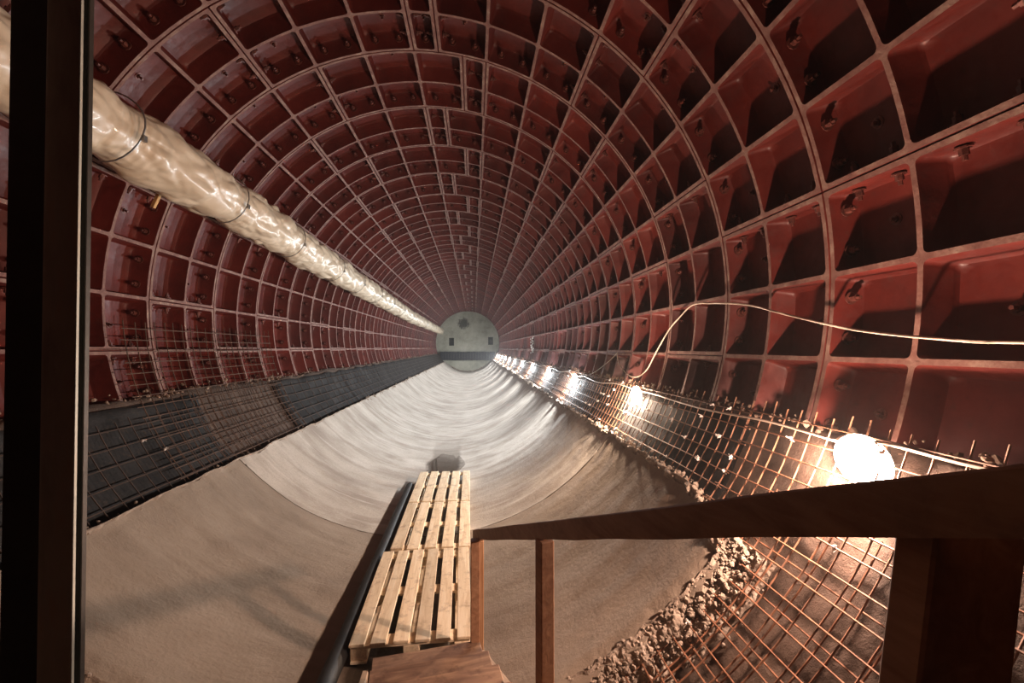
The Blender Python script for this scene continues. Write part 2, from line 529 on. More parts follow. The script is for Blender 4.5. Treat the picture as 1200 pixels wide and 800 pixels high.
# ------------------------------------------------------------------ floor: mortar bed + poured slabs
def bed():
    mb = MB()
    prof = [(109.2, 2.66), (109.4, 2.56), (109.9, 2.49), (110.8, 2.455)]
    a = 112.0
    while a < 180: prof.append((a, 2.445)); a += 2.0
    full = prof + [(360 - t, r) for t, r in prof[::-1]]
    ys = []
    y = Y_START
    while y < Y_END:
        ys.append(y); y += .05 if 0.4 < y < 7 else (.15 if 0 < y < 15 else .5)
    ys.append(Y_END)
    vs_ = []
    for y in ys:
        for t, r in full:
            tt = t
            d = .016 * fbm(t * .11, y * 3.0, 3.1) + .010 * fbm(t * .5, y * 9.0, 7.7)
            if r > 2.46: tt = t + (1 if t < 180 else -1) * (1.0 * nz(y * 1.7, t * .01, 0) + .5 * nz(y * 6, 1, 0))
            vs_.append(cyl(tt, r + (d if r < 2.6 else 0), y))
    m = len(full); fs_ = []
    for i in range(len(ys) - 1):
        for k in range(m - 1):
            fs_.append((i * m + k, i * m + k + 1, (i + 1) * m + k + 1, (i + 1) * m + k))
    mb.add(vs_, fs_)
    return mb.mesh('floor', 180)

floor = link('floor', bed(), None, M['infill'])
tag(floor, 'curved concrete tunnel invert laid on a brown mortar bed', None, None, 'structure')

R_F = 2.30
def slab(y0, y1, nx, ny, front=False, last=False):
    """one pour of the invert: top surface with relief, ragged sides, real thickness"""
    aL, aR = -130.3, 125.2     # degrees from the crown
    me = bpy.data.meshes.new('slab')
    vs_, uvs = [], []
    gap = .006
    for j in range(ny + 1):
        for i in range(nx + 1):
            s = i / nx; v = j / ny
            y = y0 + (0 if front else gap) + (y1 - y0 - gap - (0 if front else gap)) * v
            # the near pour is cut back on the right: it ends in a broken front
            right = aR if y > 2.75 else aR + (2.75 - y) * 9.0
            left = aL
            right += 0.8 * fbm(y * 2.2, 4.0, 1.0) + .5 * nz(y * 11, 2, 0)
            left -= 0.8 * fbm(y * 2.2, 9.0, 1.0) + .5 * nz(y * 11, 5, 0)
            a = (360 + left) + (right - (360 + left)) * s      # from left, under, to right
            if front and v < .12:
                k = (1 - v / .12)
                y += k * (.07 * fbm(a * .16, 2.0, 5.0) + .035 * nz(a * .9, 1, 3))
                mid = max(0, 1 - abs(a - 180) / 26.0)
                y -= k * 1.2 * mid                             # pour runs on towards the camera under the stair
            r = R_F + .006 * fbm(a * .05, y * 1.2, 0.0) + .007 * fbm(a * .025, y * 3.4, 11.0) + .0016 * fbm(a * .5, y * 10, 4.0)
            e = min(s, 1 - s)
            if e < .03: r += .012 * (1 - e / .03) * (.6 + .8 * fbm(y * 3, a, 2))
            if front and v < .05: r += .02 * (1 - v / .05)
            p = cyl(a, r, y)
            vs_.append(tuple(p)); uvs.append(((a - 180) * PI / 180 * R_F * -1, y))
    m = nx + 1
    fs_ = [(j * m + i, (j + 1) * m + i, (j + 1) * m + i + 1, j * m + i + 1) for j in range(ny) for i in range(nx)]
    # skirts down to the bed
    border = [i for i in range(m)] + [j * m + nx for j in range(1, ny + 1)] + [ny * m + i for i in range(nx - 1, -1, -1)] + [j * m for j in range(ny - 1, 0, -1)]
    b0 = len(vs_)
    for idx in border:
        x, y, z = vs_[idx]; k = 2.47 / math.hypot(x, z)
        vs_.append((x * k, y, z * k)); uvs.append((uvs[idx][0] + .12, uvs[idx][1]))
    nb = len(border)
    for q in range(nb):
        fs_.append((border[q], border[(q + 1) % nb], b0 + (q + 1) % nb, b0 + q))
    me.from_pydata(vs_, [], fs_)
    bm = bmesh.new(); bm.from_mesh(me); bmesh.ops.recalc_face_normals(bm, faces=bm.faces); bm.to_mesh(me); bm.free()
    ul = me.uv_layers.new(name='UVMap')
    for lp in me.loops: ul.data[lp.index].uv = uvs[lp.vertex_index]
    me.polygons.foreach_set('use_smooth', [True] * len(me.polygons)); me.set_sharp_from_angle(angle=math.radians(55))
    o = link('slab', me, floor, M['floor_near'] if front else M['floor'])
    return o

bounds = [2.16, 4.43, 9.2, 14.2, 19.2, 24.2, 29.2, 34.9]
for i in range(len(bounds) - 1):
    slab(bounds[i], bounds[i + 1], 150 if i < 2 else 90, (110 if i == 0 else 120) if i < 2 else 60, front=(i == 0))
# dark grout line pressed into the first pour joints
for jy in bounds[1:-1]:
    mb = MB()
    pts = [cyl(a, R_F + .012 + .004 * nz(a, jy, 0), jy + .02 * fbm(a * .06, jy, 1)) for a in range(130, 230, 2)]
    mb.tube(pts, .012, 5); mb.build('joint_grout', M['joint'], floor, 180)

# membrane sheets behind the mesh (parts of the walls), mortar lumps at the foot of the ribs
def membrane(side, y0, y1, par):
    mb = MB(); ny = max(6, int((y1 - y0) * 5)); na = 14; vs_ = []
    a0, a1 = 111.4, 133.0
    for j in range(ny + 1):
        y = y0 + (y1 - y0) * j / ny
        for i in range(na + 1):
            a = a0 + (a1 - a0) * i / na
            if i == 0: a += .8 * nz(y * 2.3, side, 1)
            r = 2.425 + .014 * fbm(a * .12, y * 1.4, side * 3.0) - (.012 if j in (0, ny) else 0)
            vs_.append(cyl(a * side, r, y))
    m = na + 1
    mb.add(vs_, [(j * m + i, j * m + i + 1, (j + 1) * m + i + 1, (j + 1) * m + i) for j in range(ny) for i in range(na)])
    o = mb.build('membrane_sheet', M['membrane'], par, 180)
    md = o.modifiers.new('thickness', 'SOLIDIFY'); md.thickness = .004
for y0, y1 in [(2.0, 4.55), (6.2, 9.2), (9.2, 12.2), (12.2, 15.2), (15.2, 18.2), (18.2, 21.2), (21.2, 24.2), (24.2, 27.2), (27.2, 30.2), (30.2, 35.0)]:
    membrane(-1, y0, y1, wall_left)
for y0, y1 in [(2.6, 5.6), (5.6, 8.6), (8.6, 11.6), (11.6, 14.6), (14.6, 17.6), (17.6, 20.6), (20.6, 23.6), (23.6, 26.6), (26.6, 29.6), (29.6, 35.0)]:
    membrane(1, y0, y1, wall_right)

for side, par in ((-1, wall_left), (1, wall_right)):
    mb = MB()
    y = .9
    while y < 34.5:
        near = y < 8
        for q in range(3 if near else 2):
            mb.rock(cyl(side * (110.2 + rnd.gauss(0, .8)), 2.50 + rnd.uniform(-.04, .06), y + rnd.uniform(-.05, .05)), rnd.choice((.008, .010, .014, .022)) * (1 if near else 1.3))
        y += .035 if near else .12
    tag(mb.build('mortar_lumps', M['mortar'], par), kind='stuff')

# broken concrete along the invert edges
def rubble(name, label, spots):
    mb = MB()
    for p, r in spots: mb.rock(p, r)
    o = mb.build(name, M['rubble']); tag(o, label, 'rubble', None, 'stuff')
def bank(name, t0, t1, nt_, nc, fn, par=None):
    """crumbled concrete bank: nt_ steps along the edge, nc across it"""
    mb = MB(); vs_ = []
    for i in range(nt_ + 1):
        t = t0 + (t1 - t0) * i / nt_
        for j in range(nc + 1):
            a, r, y, amp = fn(t, j / nc)
            p = cyl(a, r, y)
            q = p * 9.0; dq = mnoise.voronoi(p * 38.0)[0]; d3 = mnoise.voronoi(p * 85.0)[0]
            h = amp * (.036 * fbm(q.x, q.y, q.z, 6) + .020 * (.5 - min(dq[0], .5) * 1.6) + .010 * (.4 - d3[0]))
            vs_.append(cyl(a + amp * .25 * nz(q.x * 2, q.y * 2, q.z), r - h, y + amp * .012 * nz(q.z * 3, q.x * 3, q.y * 3)))
    m = nc + 1
    mb.add(vs_, [(i * m + j, i * m + j + 1, (i + 1) * m + j + 1, (i + 1) * m + j) for i in range(nt_) for j in range(nc)])
    o = mb.build(name, M['rubble'], floor, 40); return tag(o, kind='stuff')
def f_front(t, s):
    y = 2.20 + .04 * nz(t * .45, 0, 0) - .20 * s; e = min(1, s * 6, (1 - s) * 8)
    return t, 2.303 + .145 * s ** 1.3, y, e
bank('broken_edge', 127.0, 157.0, 240, 46, f_front)
bank('broken_edge', 203.0, 231.0, 150, 34, f_front)
def f_right(t, s):
    a = 124.2 + 3.3 * s + max(0, 2.75 - t) * 9.0 + .5 * fbm(t * 2.2, 4, 1); e = min(1, s * 6, (1 - s) * 8)
    return a, 2.292 + .13 * s ** 2, t, e * .9
bank('broken_edge', 2.22, 9.0, 460, 26, f_right)
bank('broken_edge', 9.0, 34.8, 420, 10, f_right)
def f_left(t, s):
    a = -130.0 - 1.9 * s - .5 * fbm(t * 2.2, 9, 1); e = min(1, s * 6, (1 - s) * 8)
    return a, 2.298 + .12 * s ** 1.5, t, e * .6
bank('broken_edge', 2.2, 9.0, 400, 14, f_left)
bank('broken_edge', 9.0, 34.8, 300, 7, f_left)
sp = []
for _ in range(700):
    y = rnd.triangular(2.25, 9.0, 2.3); a = 125.0 - abs(rnd.gauss(0, .7)) + (max(0, 2.75 - y) * 9.0)
    sp.append((cyl(a, 2.345 + rnd.uniform(-.05, .06), y), rnd.choice((.004, .005, .007, .010, .014, .020))))
for _ in range(350):
    y = rnd.uniform(9, 34); sp.append((cyl(125 - abs(rnd.gauss(0, .8)), 2.33 + rnd.uniform(-.03, .03), y), rnd.uniform(.02, .06)))
for _ in range(2200):       # broken front of the near pour
    a = rnd.uniform(127.5, 156); y = 2.20 - abs(rnd.gauss(0, .075)) + .05 * nz(a * .5, 0, 0)
    d = (2.2 - y) / .25
    sp.append((cyl(a, 2.325 + min(d, 1) * .11 + rnd.uniform(-.02, .02), y), rnd.choice((.003, .004, .005, .006, .008, .011, .016))))
rubble('concrete_rubble', 'crumbled pale concrete along the right edge and broken front of the invert', sp)
sp = []
for _ in range(700):
    y = rnd.triangular(2.1, 9, 2.2); a = -130.6 + rnd.gauss(0, .5)
    sp.append((cyl(a, 2.345 + rnd.uniform(-.03, .07), y), rnd.choice((.006, .008, .012, .016))))
for _ in range(350):
    y = rnd.uniform(9, 34); sp.append((cyl(-130.6 + rnd.gauss(0, .5), 2.33 + rnd.uniform(-.03, .04), y), rnd.uniform(.015, .04)))
for _ in range(700):
    a = -rnd.uniform(132, 156); y = 2.20 - abs(rnd.gauss(0, .07)); d = (2.2 - y) / .25
    sp.append((cyl(a, 2.325 + min(d, 1) * .11 + rnd.uniform(-.02, .02), y), rnd.choice((.005, .007, .010, .014))))
rubble('concrete_rubble', 'dark crumbled concrete along the left edge of the invert', sp)

# ------------------------------------------------------------------ bulkhead at the far end
YB = 34.95
def bulkhead():
    mb = MB(); n = 70; S = 2.72; idx = {}
    holes = [(-1.29, .10, .20, .30), (1.80, .16, .20, .30)]
    def vid(i, j):
        if (i, j) not in idx:
            x = -S + 2 * S * i / n; z = -S + 2 * S * j / n
            idx[(i, j)] = len(mb.v); mb.v.append((x, .05 * fbm(x * .9, z * .9, 1) , z))
        return idx[(i, j)]
    for i in range(n):
        for j in range(n):
            x = -S + 2 * S * (i + .5) / n; z = -S + 2 * S * (j + .5) / n
            if math.hypot(x, z) > 2.70: continue
            if any(abs(x - h[0]) < h[2] and abs(z - h[1]) < h[3] for h in holes): continue
            mb.f.append((vid(i, j), vid(i + 1, j), vid(i + 1, j + 1), vid(i, j + 1))); mb.m.append(0)
    for hx, hz, wx, wz in holes:     # recessed niches
        a = [(hx - wx - .06, -.0, hz - wz - .06), (hx + wx + .06, 0, hz - wz - .06), (hx + wx + .06, 0, hz + wz + .06), (hx - wx - .06, 0, hz + wz + .06)]
        a = [(x, .03, z) for x, y, z in a]; b = [(x, .5, z) for x, y, z in a]
        mb.add(a + b, [(0, 1, 5, 4), (1, 2, 6, 5), (2, 3, 7, 6), (3, 0, 4, 7), (4, 5, 6, 7)], 1)
    o = link('wall_back', mb.mesh('wall_back', 180), None, [M['bulkhead'], M['niche']])
    o.location = (0, YB, 0)
    tag(o, 'stained grey concrete bulkhead closing the far end of the tunnel', None, None, 'structure')
bulkhead()
bw = empty('formwork_barrier', (0, 34.55, -1.39))
tag(bw, 'low dark plank barrier across the tunnel before the far bulkhead', 'barrier')
for k in range(20):
    bevel_box('plank', (.205, .04, .66), M['formwork'], bw, (-2.04 + .2147 * k, rnd.uniform(-.01, .01), .34 + rnd.uniform(-.012, .012)), bev=.006)
for z in (.12, .55): bevel_box('rail', (4.2, .05, .09), M['formwork'], bw, (0, .05, z))
sp = MB()
for _ in range(160):
    x = rnd.uniform(-1.3, 1.3); sp.rock((x, 34.75 - rnd.uniform(0, .35), -math.sqrt(2.28 ** 2 - x * x) + .03), rnd.uniform(.02, .06))
tag(sp.build('concrete_rubble', M['rubble']), 'pale debris at the foot of the far bulkhead', 'rubble', None, 'stuff')

# ------------------------------------------------------------------ rebar mesh
def arcbar(side, a0, a1, r, y, rad, wob=0.0):
    n = max(4, int(abs(a1 - a0) / 2.5)); ph = rnd.uniform(0, 50)
    return [cyl(side * (a0 + (a1 - a0) * k / n), r + wob * nz(k * .3, ph, 0), y + wob * nz(k * .3, ph, 9)) for k in range(n + 1)], rad
def longbar(side, a, r, y0, y1, rad, wob=0.0):
    n = max(2, int((y1 - y0) / .3)); ph = rnd.uniform(0, 50)
    return [cyl(side * a + wob * 20 * nz(k * .3, ph, 4), r + wob * nz(k * .4, ph, 0), y0 + (y1 - y0) * k / n) for k in range(n + 1)], rad

def rebar_sheet(side, y0, y1, a0, a1, da, dy, label, singly, material, layers=1, rad=.0045, ties=0, group=None, r0=2.372):
    root = empty('rebar_mesh', cyl(side * (a0 + a1) / 2, r0, (y0 + y1) / 2))
    tag(root, label, 'rebar mesh', group)
    inv = Matrix.Translation(-root.location)
    bars = []
    for L in range(layers):
        r = r0 + .036 * L
        o = .37 * L
        a = a0 + da * o + (0 if L == 0 else .4)
        while a <= a1:
            bars.append(longbar(side, a, r - .009, y0 + rnd.uniform(-.03, .03), y1 + rnd.uniform(-.03, .03), rad, .006)); a += da
        y = y0 + dy * (.5 + o)
        while y <= y1 - .01:
            bars.append(arcbar(side, a0 - 1.2 - rnd.uniform(0, .9), a1 + .8, r, y + rnd.uniform(-.008, .008), rad, .006)); y += dy
    if singly:
        for pts, rr in bars:
            mb = MB(); mb.tube([inv @ p for p in pts], rr, 5); mb.build('bar', material, root, 60)
    else:
        mb = MB()
        for pts, rr in bars: mb.tube([inv @ p for p in pts], rr, 4, cap=False)
        tag(mb.build('bars', material, root, 60), kind='stuff')
    for _ in range(ties):
        i = rnd.randrange(int((a1 - a0) / da) + 1); j = rnd.randrange(int((y1 - y0) / dy))
        p = cyl(side * (a0 + da * i), r0 - .016, y0 + dy * (.5 + j))
        mb = MB()
        for _q in range(3): mb.rock(Vector((rnd.uniform(-.009, .009), rnd.uniform(-.009, .009), rnd.uniform(-.009, .009))), .0085)
        for _q in range(2):
            d = Vector((rnd.uniform(-1, 1) - side * .6, rnd.uniform(-1, 1), rnd.uniform(-1, 1))).normalized()
            mb.tube([Vector((0, 0, 0)), d * .025], .003, 4)
        t = mb.build('tie', M['tie'], root); t.location = inv @ p; t['label'] = 'white plastic tie'
    return root

DA = math.degrees(.1 / 2.37)
rebar_sheet(1, 0.35, 2.62, 110.0, 168, DA, .1, 'rusty rebar mesh below the handrail on the near right', True, M['rebar'], 1, .0042, 14)
rebar_sheet(1, 0.9, 2.3, 121.0, 166, DA * 2, .2, 'rear layer of rusty rebar behind the near right mesh', True, M['rebar'], 1, .0045, 0, None, 2.405)
rebar_sheet(1, 2.55, 5.6, 110.4, 127, DA, .1, 'rebar mesh dotted with white ties between the first two lamps', True, M['rebar'], 1, .0040, 44)
rebar_sheet(1, 5.6, 8.6, 110.4, 127, DA, .1, 'rebar mesh on the right wall under the third lamp', False, M['rebar'], 1, .0045, 20)
nth = ['fourth', 'fifth', 'sixth', 'seventh', 'eighth', 'ninth', 'tenth', 'eleventh', 'twelfth']
for i, y0 in enumerate((8.6, 11.6, 14.6, 17.6, 20.6, 23.6, 26.6, 29.6, 32.1)):
    rebar_sheet(1, y0, y0 + (3.0 if i < 7 else 2.5), 110.4, 127, DA * 1.2, .15, '%s rebar mesh panel along the right wall, counted from the camera' % nth[i], False, M['rebar'], 1, .005, 0, 'rebar panels along the right wall')
DB = math.degrees(.13 / 2.37)
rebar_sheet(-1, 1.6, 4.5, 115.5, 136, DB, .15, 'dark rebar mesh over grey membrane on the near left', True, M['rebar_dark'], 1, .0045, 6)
rebar_sheet(-1, 3.75, 6.35, 96.2, 131, math.degrees(.095 / 2.37), .12, 'tall rusty rebar mesh panel reaching up over the left ribs', True, M['rebar_brown'], 1, .0042, 0)
rebar_sheet(-1, 4.45, 6.25, 112.5, 131, DB, .1, 'second rusty mesh layer behind the tall left panel', True, M['rebar_brown'], 1, .0045, 0, None, 2.405)
nth = ['third', 'fourth', 'fifth', 'sixth', 'seventh', 'eighth', 'ninth', 'tenth', 'eleventh', 'twelfth']
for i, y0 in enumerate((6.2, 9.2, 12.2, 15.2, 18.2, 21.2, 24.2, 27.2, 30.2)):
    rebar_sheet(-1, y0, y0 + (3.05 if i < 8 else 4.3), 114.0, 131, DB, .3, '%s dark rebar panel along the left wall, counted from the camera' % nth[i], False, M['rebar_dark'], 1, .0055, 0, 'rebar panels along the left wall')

# ------------------------------------------------------------------ lamps
def lamp(i, y):
    col, pw = (WARM1, POWER_NEAR) if i == 0 else ((WARM2, POWER_SECOND) if i == 1 else (COOL, POWER_FAR))
    th = 112.6 + (0.0 if i < 2 else .9) + (0.5 * nz(i * 3.3, 1, 1))
    if i >= 2: th += .12 * (i - 2)
    c = cyl(th, 2.385, y)
    root = empty('work_lamp', c)
    words = ['nearest and largest work lamp, warm white, above the handrail', 'second work lamp from the camera, orange tinted, where two cables meet',
             'third work lamp from the camera, cold white, on the right wall', 'fourth work lamp from the camera on the right wall', 'fifth work lamp from the camera on the right wall',
             'sixth work lamp from the camera on the right wall', 'seventh work lamp from the camera on the right wall', 'eighth work lamp from the camera on the right wall', 'ninth work lamp from the camera on the right wall',
             'tenth work lamp from the camera on the right wall', 'eleventh work lamp from the camera on the right wall', 'last work lamp of the row, closest to the far bulkhead']
    tag(root, words[i], 'lamp', 'work lamps along the right wall')
    out = -Vector((c.x, 0, c.z)).normalized()          # towards the axis
    back = -out
    # flood head: finned housing on a clamp, frosted dome in front
    aim = (out + Vector((0, 0, -.40))).normalized()
    ax = Vector((0, 1, 0)); up = ax.cross(aim).normalized()
    rot = Matrix((ax, up, aim)).transposed()
    sc = 1.1 if i == 0 else 1.0
    mb = MB()
    mb.box(aim * -.028, (.19 * sc, .125 * sc, .022), rot)
    hs = mb.build('housing', M['black'], root)
    for k in range(7):
        fb = MB(); fb.box(aim * -.05 + ax * ((k - 3) * .024 * sc), (.005, .10 * sc, .024), rot); fb.build('fin', M['black'], hs)
    mb = MB(); vs_ = [rot @ Vector((0, 0, .036))]; nr, na = 6, 24
    for p in range(1, nr + 1):
        q = p / nr * PI / 2
        for k in range(na):
            t = 2 * PI * k / na
            vs_.append(rot @ Vector((.135 * sc * math.sin(q) * math.cos(t), .105 * sc * math.sin(q) * math.sin(t), -.010 + .046 * math.cos(q))))
    fs_ = [(0, 1 + k, 1 + (k + 1) % na) for k in range(na)]
    for p in range(nr - 1):
        for k in range(na): fs_.append((1 + p * na + k, 1 + p * na + (k + 1) % na, 1 + (p + 1) * na + (k + 1) % na, 1 + (p + 1) * na + k))
    mb.add(vs_, fs_)
    mb.build('dome', M['bulb_warm'] if i == 0 else (M['bulb_orange'] if i == 1 else M['bulb_cool']), root, 180)
    mb = MB()
    for sx in (-1, 1): mb.box(ax * (sx * .112 * sc) + aim * -.04, (.005, .03, .09), rot)
    mb.box(aim * -.085, (.23 * sc, .03, .005), rot); mb.build('bracket', M['zinc'], root)
    ld = bpy.data.lights.new('dome_light', 'POINT'); ld.energy = pw[0]; ld.color = col; ld.shadow_soft_size = .034
    lo = bpy.data.objects.new('dome_light', ld); COL.objects.link(lo); lo.parent = root; lo.location = aim * .080
    ld = bpy.data.lights.new('beam_light', 'AREA'); ld.shape = 'DISK'; ld.size = .055; ld.energy = pw[1]; ld.color = col
    lo = bpy.data.objects.new('beam_light', ld); COL.objects.link(lo); lo.parent = root; dn = (aim + Vector((0, 0, -.45))).normalized(); lo.location = aim * .045 + dn * .030
    lo.rotation_euler = (-dn).to_track_quat('Z', 'Y').to_euler()
    return root
M['bulb_warm'] = mat('bulb_glass_warm', emit(WARM1, 40.0))
M['bulb_orange'] = mat('bulb_glass_orange', emit(WARM2, 40.0))
M['bulb_cool'] = mat('bulb_glass_cool', emit(COOL, 40.0))
for i, y in enumerate(LAMP_Y): lamp(i, y)

# ------------------------------------------------------------------ cables
def cable(name, pts, rad, label, cat, m, jit=.01):
    # smooth through the points (Catmull-Rom)
    P = [Vector(p) for p in pts]; out = []
    for i in range(len(P) - 1):
        p0, p1, p2, p3 = P[max(i - 1, 0)], P[i], P[i + 1], P[min(i + 2, len(P) - 1)]
        for k in range(6):
            t = k / 6
            out.append(.5 * ((2 * p1) + (p2 - p0) * t + (2 * p0 - 5 * p1 + 4 * p2 - p3) * t * t + (3 * p1 - p0 - 3 * p2 + p3) * t ** 3))
    out.append(P[-1])
    mb = MB(); mb.tube(out, rad, 6); o = mb.build(name, m, None, 60)
    return tag(o, label, cat)
pts = []
for i in range(len(LAMP_Y)):
    y = LAMP_Y[i]
    if i == 0: pts += [cyl(109.5, 2.40, .9), cyl(110.4, 2.37, 1.35), cyl(110.3, 2.352, 1.72)]
    pts += [cyl(111.4 + (.8 if i > 1 else 0), 2.335, y - .10)]
    nxt = LAMP_Y[i + 1] if i + 1 < len(LAMP_Y) else 34.6
    pts += [cyl(111.0, 2.352, y + (nxt - y) * .22), cyl(111.9 + rnd.uniform(-.3, .3), 2.352, y + (nxt - y) * .5), cyl(111.3, 2.352, y + (nxt - y) * .8)]
cable('lamp_cable', pts, .007, 'pale supply cable strung from lamp to lamp along the right mesh', 'cable', M['cable'])
pts = [(2.41, .7, -.41), (2.415, 1.37, -.396), (2.418, 1.6, -.383), (2.427, 2.07, -.321), (2.44, 2.55, -.21), (2.446, 2.97, -.105), (2.448, 3.4, -.05), (2.448, 3.75, -.03), (2.44, 4.0, -.13), (2.43, 4.2, -.24), (2.40, 4.42, -.45), (2.36, 4.6, -.66), (2.33, 4.85, -.75), (2.345, 5.2, -.72), (2.39, 5.6, -.60), (2.42, 5.75, -.50)]
cable('wall_cable', pts, .0065, 'thin pale cable looping across the near right ribs', 'cable', M['cable'])
pts = [(2.435, 5.78, -.48), (2.40, 6.1, -.62), (2.33, 6.6, -.80), (2.27, 7.0, -.88), (2.22, 7.2, -.91)]
cable('wall_cable', pts, .006, 'short pale cable dropping to the third lamp', 'cable', M['cable'])
mb = MB()
for k in range(16):
    mb.rock((2.40 + rnd.uniform(-.05, .03), 14.2 + rnd.uniform(-.05, .05), -.05 - k * .035), rnd.uniform(.02, .04))
tag(mb.build('plastic_scrap', M['tie']), 'torn white plastic scrap hanging on the right ribs', 'plastic')

# ------------------------------------------------------------------ ventilation duct
def duct():
    cl = [(-.5, -1.985, 1.09), (3.04, -1.985, 1.085), (4.2, -1.995, 1.08), (8.6, -2.03, 1.0), (18, -2.08, .88), (34.6, -2.08, .89)]
    def ctr(y):
        for a, b in zip(cl[:-1], cl[1:]):
            if a[0] <= y <= b[0]:
                t = (y - a[0]) / (b[0] - a[0]); return a[1] + (b[1] - a[1]) * t, a[2] + (b[2] - a[2]) * t
        return cl[-1][1:]
    root = empty('ventilation_duct', (-2.0, 3.0, 1.085))
    tag(root, 'long ventilation duct wrapped in glossy crumpled cream film, along the left wall', 'duct')
    bands = [.55, 1.9, 3.15, 4.55, 6.05, 7.9, 9.4, 11.2, 13.0, 15.0, 17.4, 20, 22.5, 25, 27.5, 30, 32.4]
    ys = []; y = -.5
    while y < 34.6:
        ys.append(y); y += .018 if 2.0 < y < 8 else (.035 if y < 13 else .09)
    n = 84; vs_ = []
    for y in ys:
        cx, cz = ctr(y)
        db = min((abs(y - b) for b in bands)); pin = math.exp(-(db / .16) ** 2); pl = math.exp(-(db / .30) ** 2)
        cx += .012 * nz(y * .8, 1, 1); cz += .014 * nz(y * .8, 5, 1)
        base = .236 + .012 * nz(y * .9, 0, 0) - .016 * pin
        for k in range(n):
            a = 2 * PI * k / n; ca, sa = math.cos(a), math.sin(a)
            # loose film: big facets meeting in sharp creases, smaller ones inside, pleats at the ties
            w = .28 * nz(ca * 1.5, y * 1.7, sa * 1.5)
            d1 = mnoise.voronoi(Vector((ca * 1.05 + w, (y + .16 * sa + w * .5) * 2.3, sa * 1.05)))[0]
            d2 = mnoise.voronoi(Vector((ca * 2.3 + 9 + w, (y - .10 * sa + w) * 5.2, sa * 2.3)))[0]
            c1 = min(d1[1] - d1[0], .55); c2 = min(d2[1] - d2[0], .5)
            sag = .016 * max(0, -sa) * (1 - pin)
            pleat = math.sin(y * 95 + 4.0 * nz(ca * 2, y * 3, sa * 2)) * .0065 * pl * (.4 + .6 * abs(nz(ca * 2, y, sa * 2)))
            r = base - .022 + .070 * c1 * (1 - .6 * pin) + .018 * c2 + sag + pleat
            vs_.append((cx + r * ca + 2.0, y - 3.0, cz + r * sa - 1.085))
    fs_ = [(i * n + k, i * n + (k + 1) % n, (i + 1) * n + (k + 1) % n, (i + 1) * n + k) for i in range(len(ys) - 1) for k in range(n)]
    fs_ += [tuple(range(n))[::-1], tuple((len(ys) - 1) * n + k for k in range(n))]
    mb = MB(); mb.add(vs_, fs_); mb.build('film_sleeve', M['foil'], root, 180)
    for b in bands:
        cx, cz = ctr(b); mb = MB()
        mb.tube([(cx + 2.0 + .243 * math.cos(2 * PI * k / 24), b - 3.0 + .02 * math.sin(4 * PI * k / 24), cz - 1.085 + .243 * math.sin(2 * PI * k / 24)) for k in range(25)], .006, 5)
        tb = mb.build('tie_band', M['zinc'], root, 60)
        kb = MB(); kb.box((cx + 2.0 + .236, b - 3.0 + .004, cz - 1.085 - .075), (.022, .03, .04)); kb.build('buckle', M['zinc'], tb)
    for y in (2.8, 5.8, 8.8, 11.8, 14.8, 17.8, 20.8, 23.8, 26.8, 29.8, 32.8):     # hanger hooks into the ribs
        cx, cz = ctr(y); mb = MB()
        mb.tube([(cx + 2.0 - .20, y - 3, cz - 1.085 + .13), (cx + 2.0 - .16, y - 3, cz - 1.085 + .30), (-2.13 + 2.0 - .02, y - 3, 1.50 - 1.085)], .006, 5)
        mb.build('hanger', M['zinc'], root)
duct()
o = bevel_box('wooden_peg', (.03, .03, .14), M['peg'], None, (-2.20, 3.93, .84), (.12, .5, 0), .003)
tag(o, 'small yellow wooden peg sticking out beneath the duct', 'peg')

# ------------------------------------------------------------------ pallets
def pallet(loc, rz, boards, label, L=1.17, W=.70, ry=0.0):
    root = empty('pallet', loc); root.rotation_euler = (0, ry, rz)
    tag(root, label, 'pallet', 'pallets laid end to end as a walkway')
    H = .118
    n = boards; bw_ = .088 if n == 6 else .103; gap = (W - n * bw_) / (n - 1)
    for k in range(n):
        x = -W / 2 + bw_ / 2 + k * (bw_ + gap)
        w = bw_ * rnd.uniform(.96, 1.05)
        bevel_box('deck_board', (w, L + rnd.uniform(-.012, .012), .018), M['pallet'], root, (x + rnd.uniform(-.004, .004), rnd.uniform(-.006, .006), H - .009 + rnd.uniform(-.001, .0015)), (0, rnd.uniform(-.01, .01), rnd.uniform(-.006, .006)), .003)
    for y in (-L / 2 + .06, 0, L / 2 - .06):
        bevel_box('cross_board', (W - .01, .10, .018), M['pallet'], root, (0, y, H - .028), (0, 0, 0), .003)
        for x in (-W / 2 + .055, 0, W / 2 - .055):
            bevel_box('block', (.095, .10, .062), M['pallet'], root, (x, y, .049), (0, 0, rnd.uniform(-.04, .04)), .003)
    for x in (-W / 2 + .055, 0, W / 2 - .055):
        bevel_box('bottom_board', (.095, L, .018), M['pallet'], root, (x, 0, .009), (0, 0, 0), .003)
    return root
PZ = -2.273
pallet((.100, 3.255, PZ), .030, 6, 'nearest pallet with six deck boards, below the stair', 1.19, .715)
pallet((.105, 4.445, PZ), .012, 5, 'middle pallet of the walkway with five deck boards', 1.14, .69)
pallet((.098, 5.640, PZ), .004, 5, 'farthest pallet of the walkway beside the wet patch', 1.20, .69)

# puddle in the invert
mb = MB(); pts = []
for k in range(120):
    t = 2 * PI * k / 120
    y = 4.9 + 2.75 * math.sin(t); x = .06 + .34 * math.copysign(abs(math.cos(t)) ** .6, math.cos(t)) * (1 + .7 * nz(math.cos(t) * 3, math.sin(t) * 9, 3)); y += .5 * nz(t * 5, 3, 1) * max(0, math.sin(t))
    pts.append((x, y, -2.262))
mb.add(pts, [tuple(range(120))])
tag(mb.build('puddle', M['water']), 'shallow brown puddle under and beyond the pallets', 'puddle', None, 'stuff')

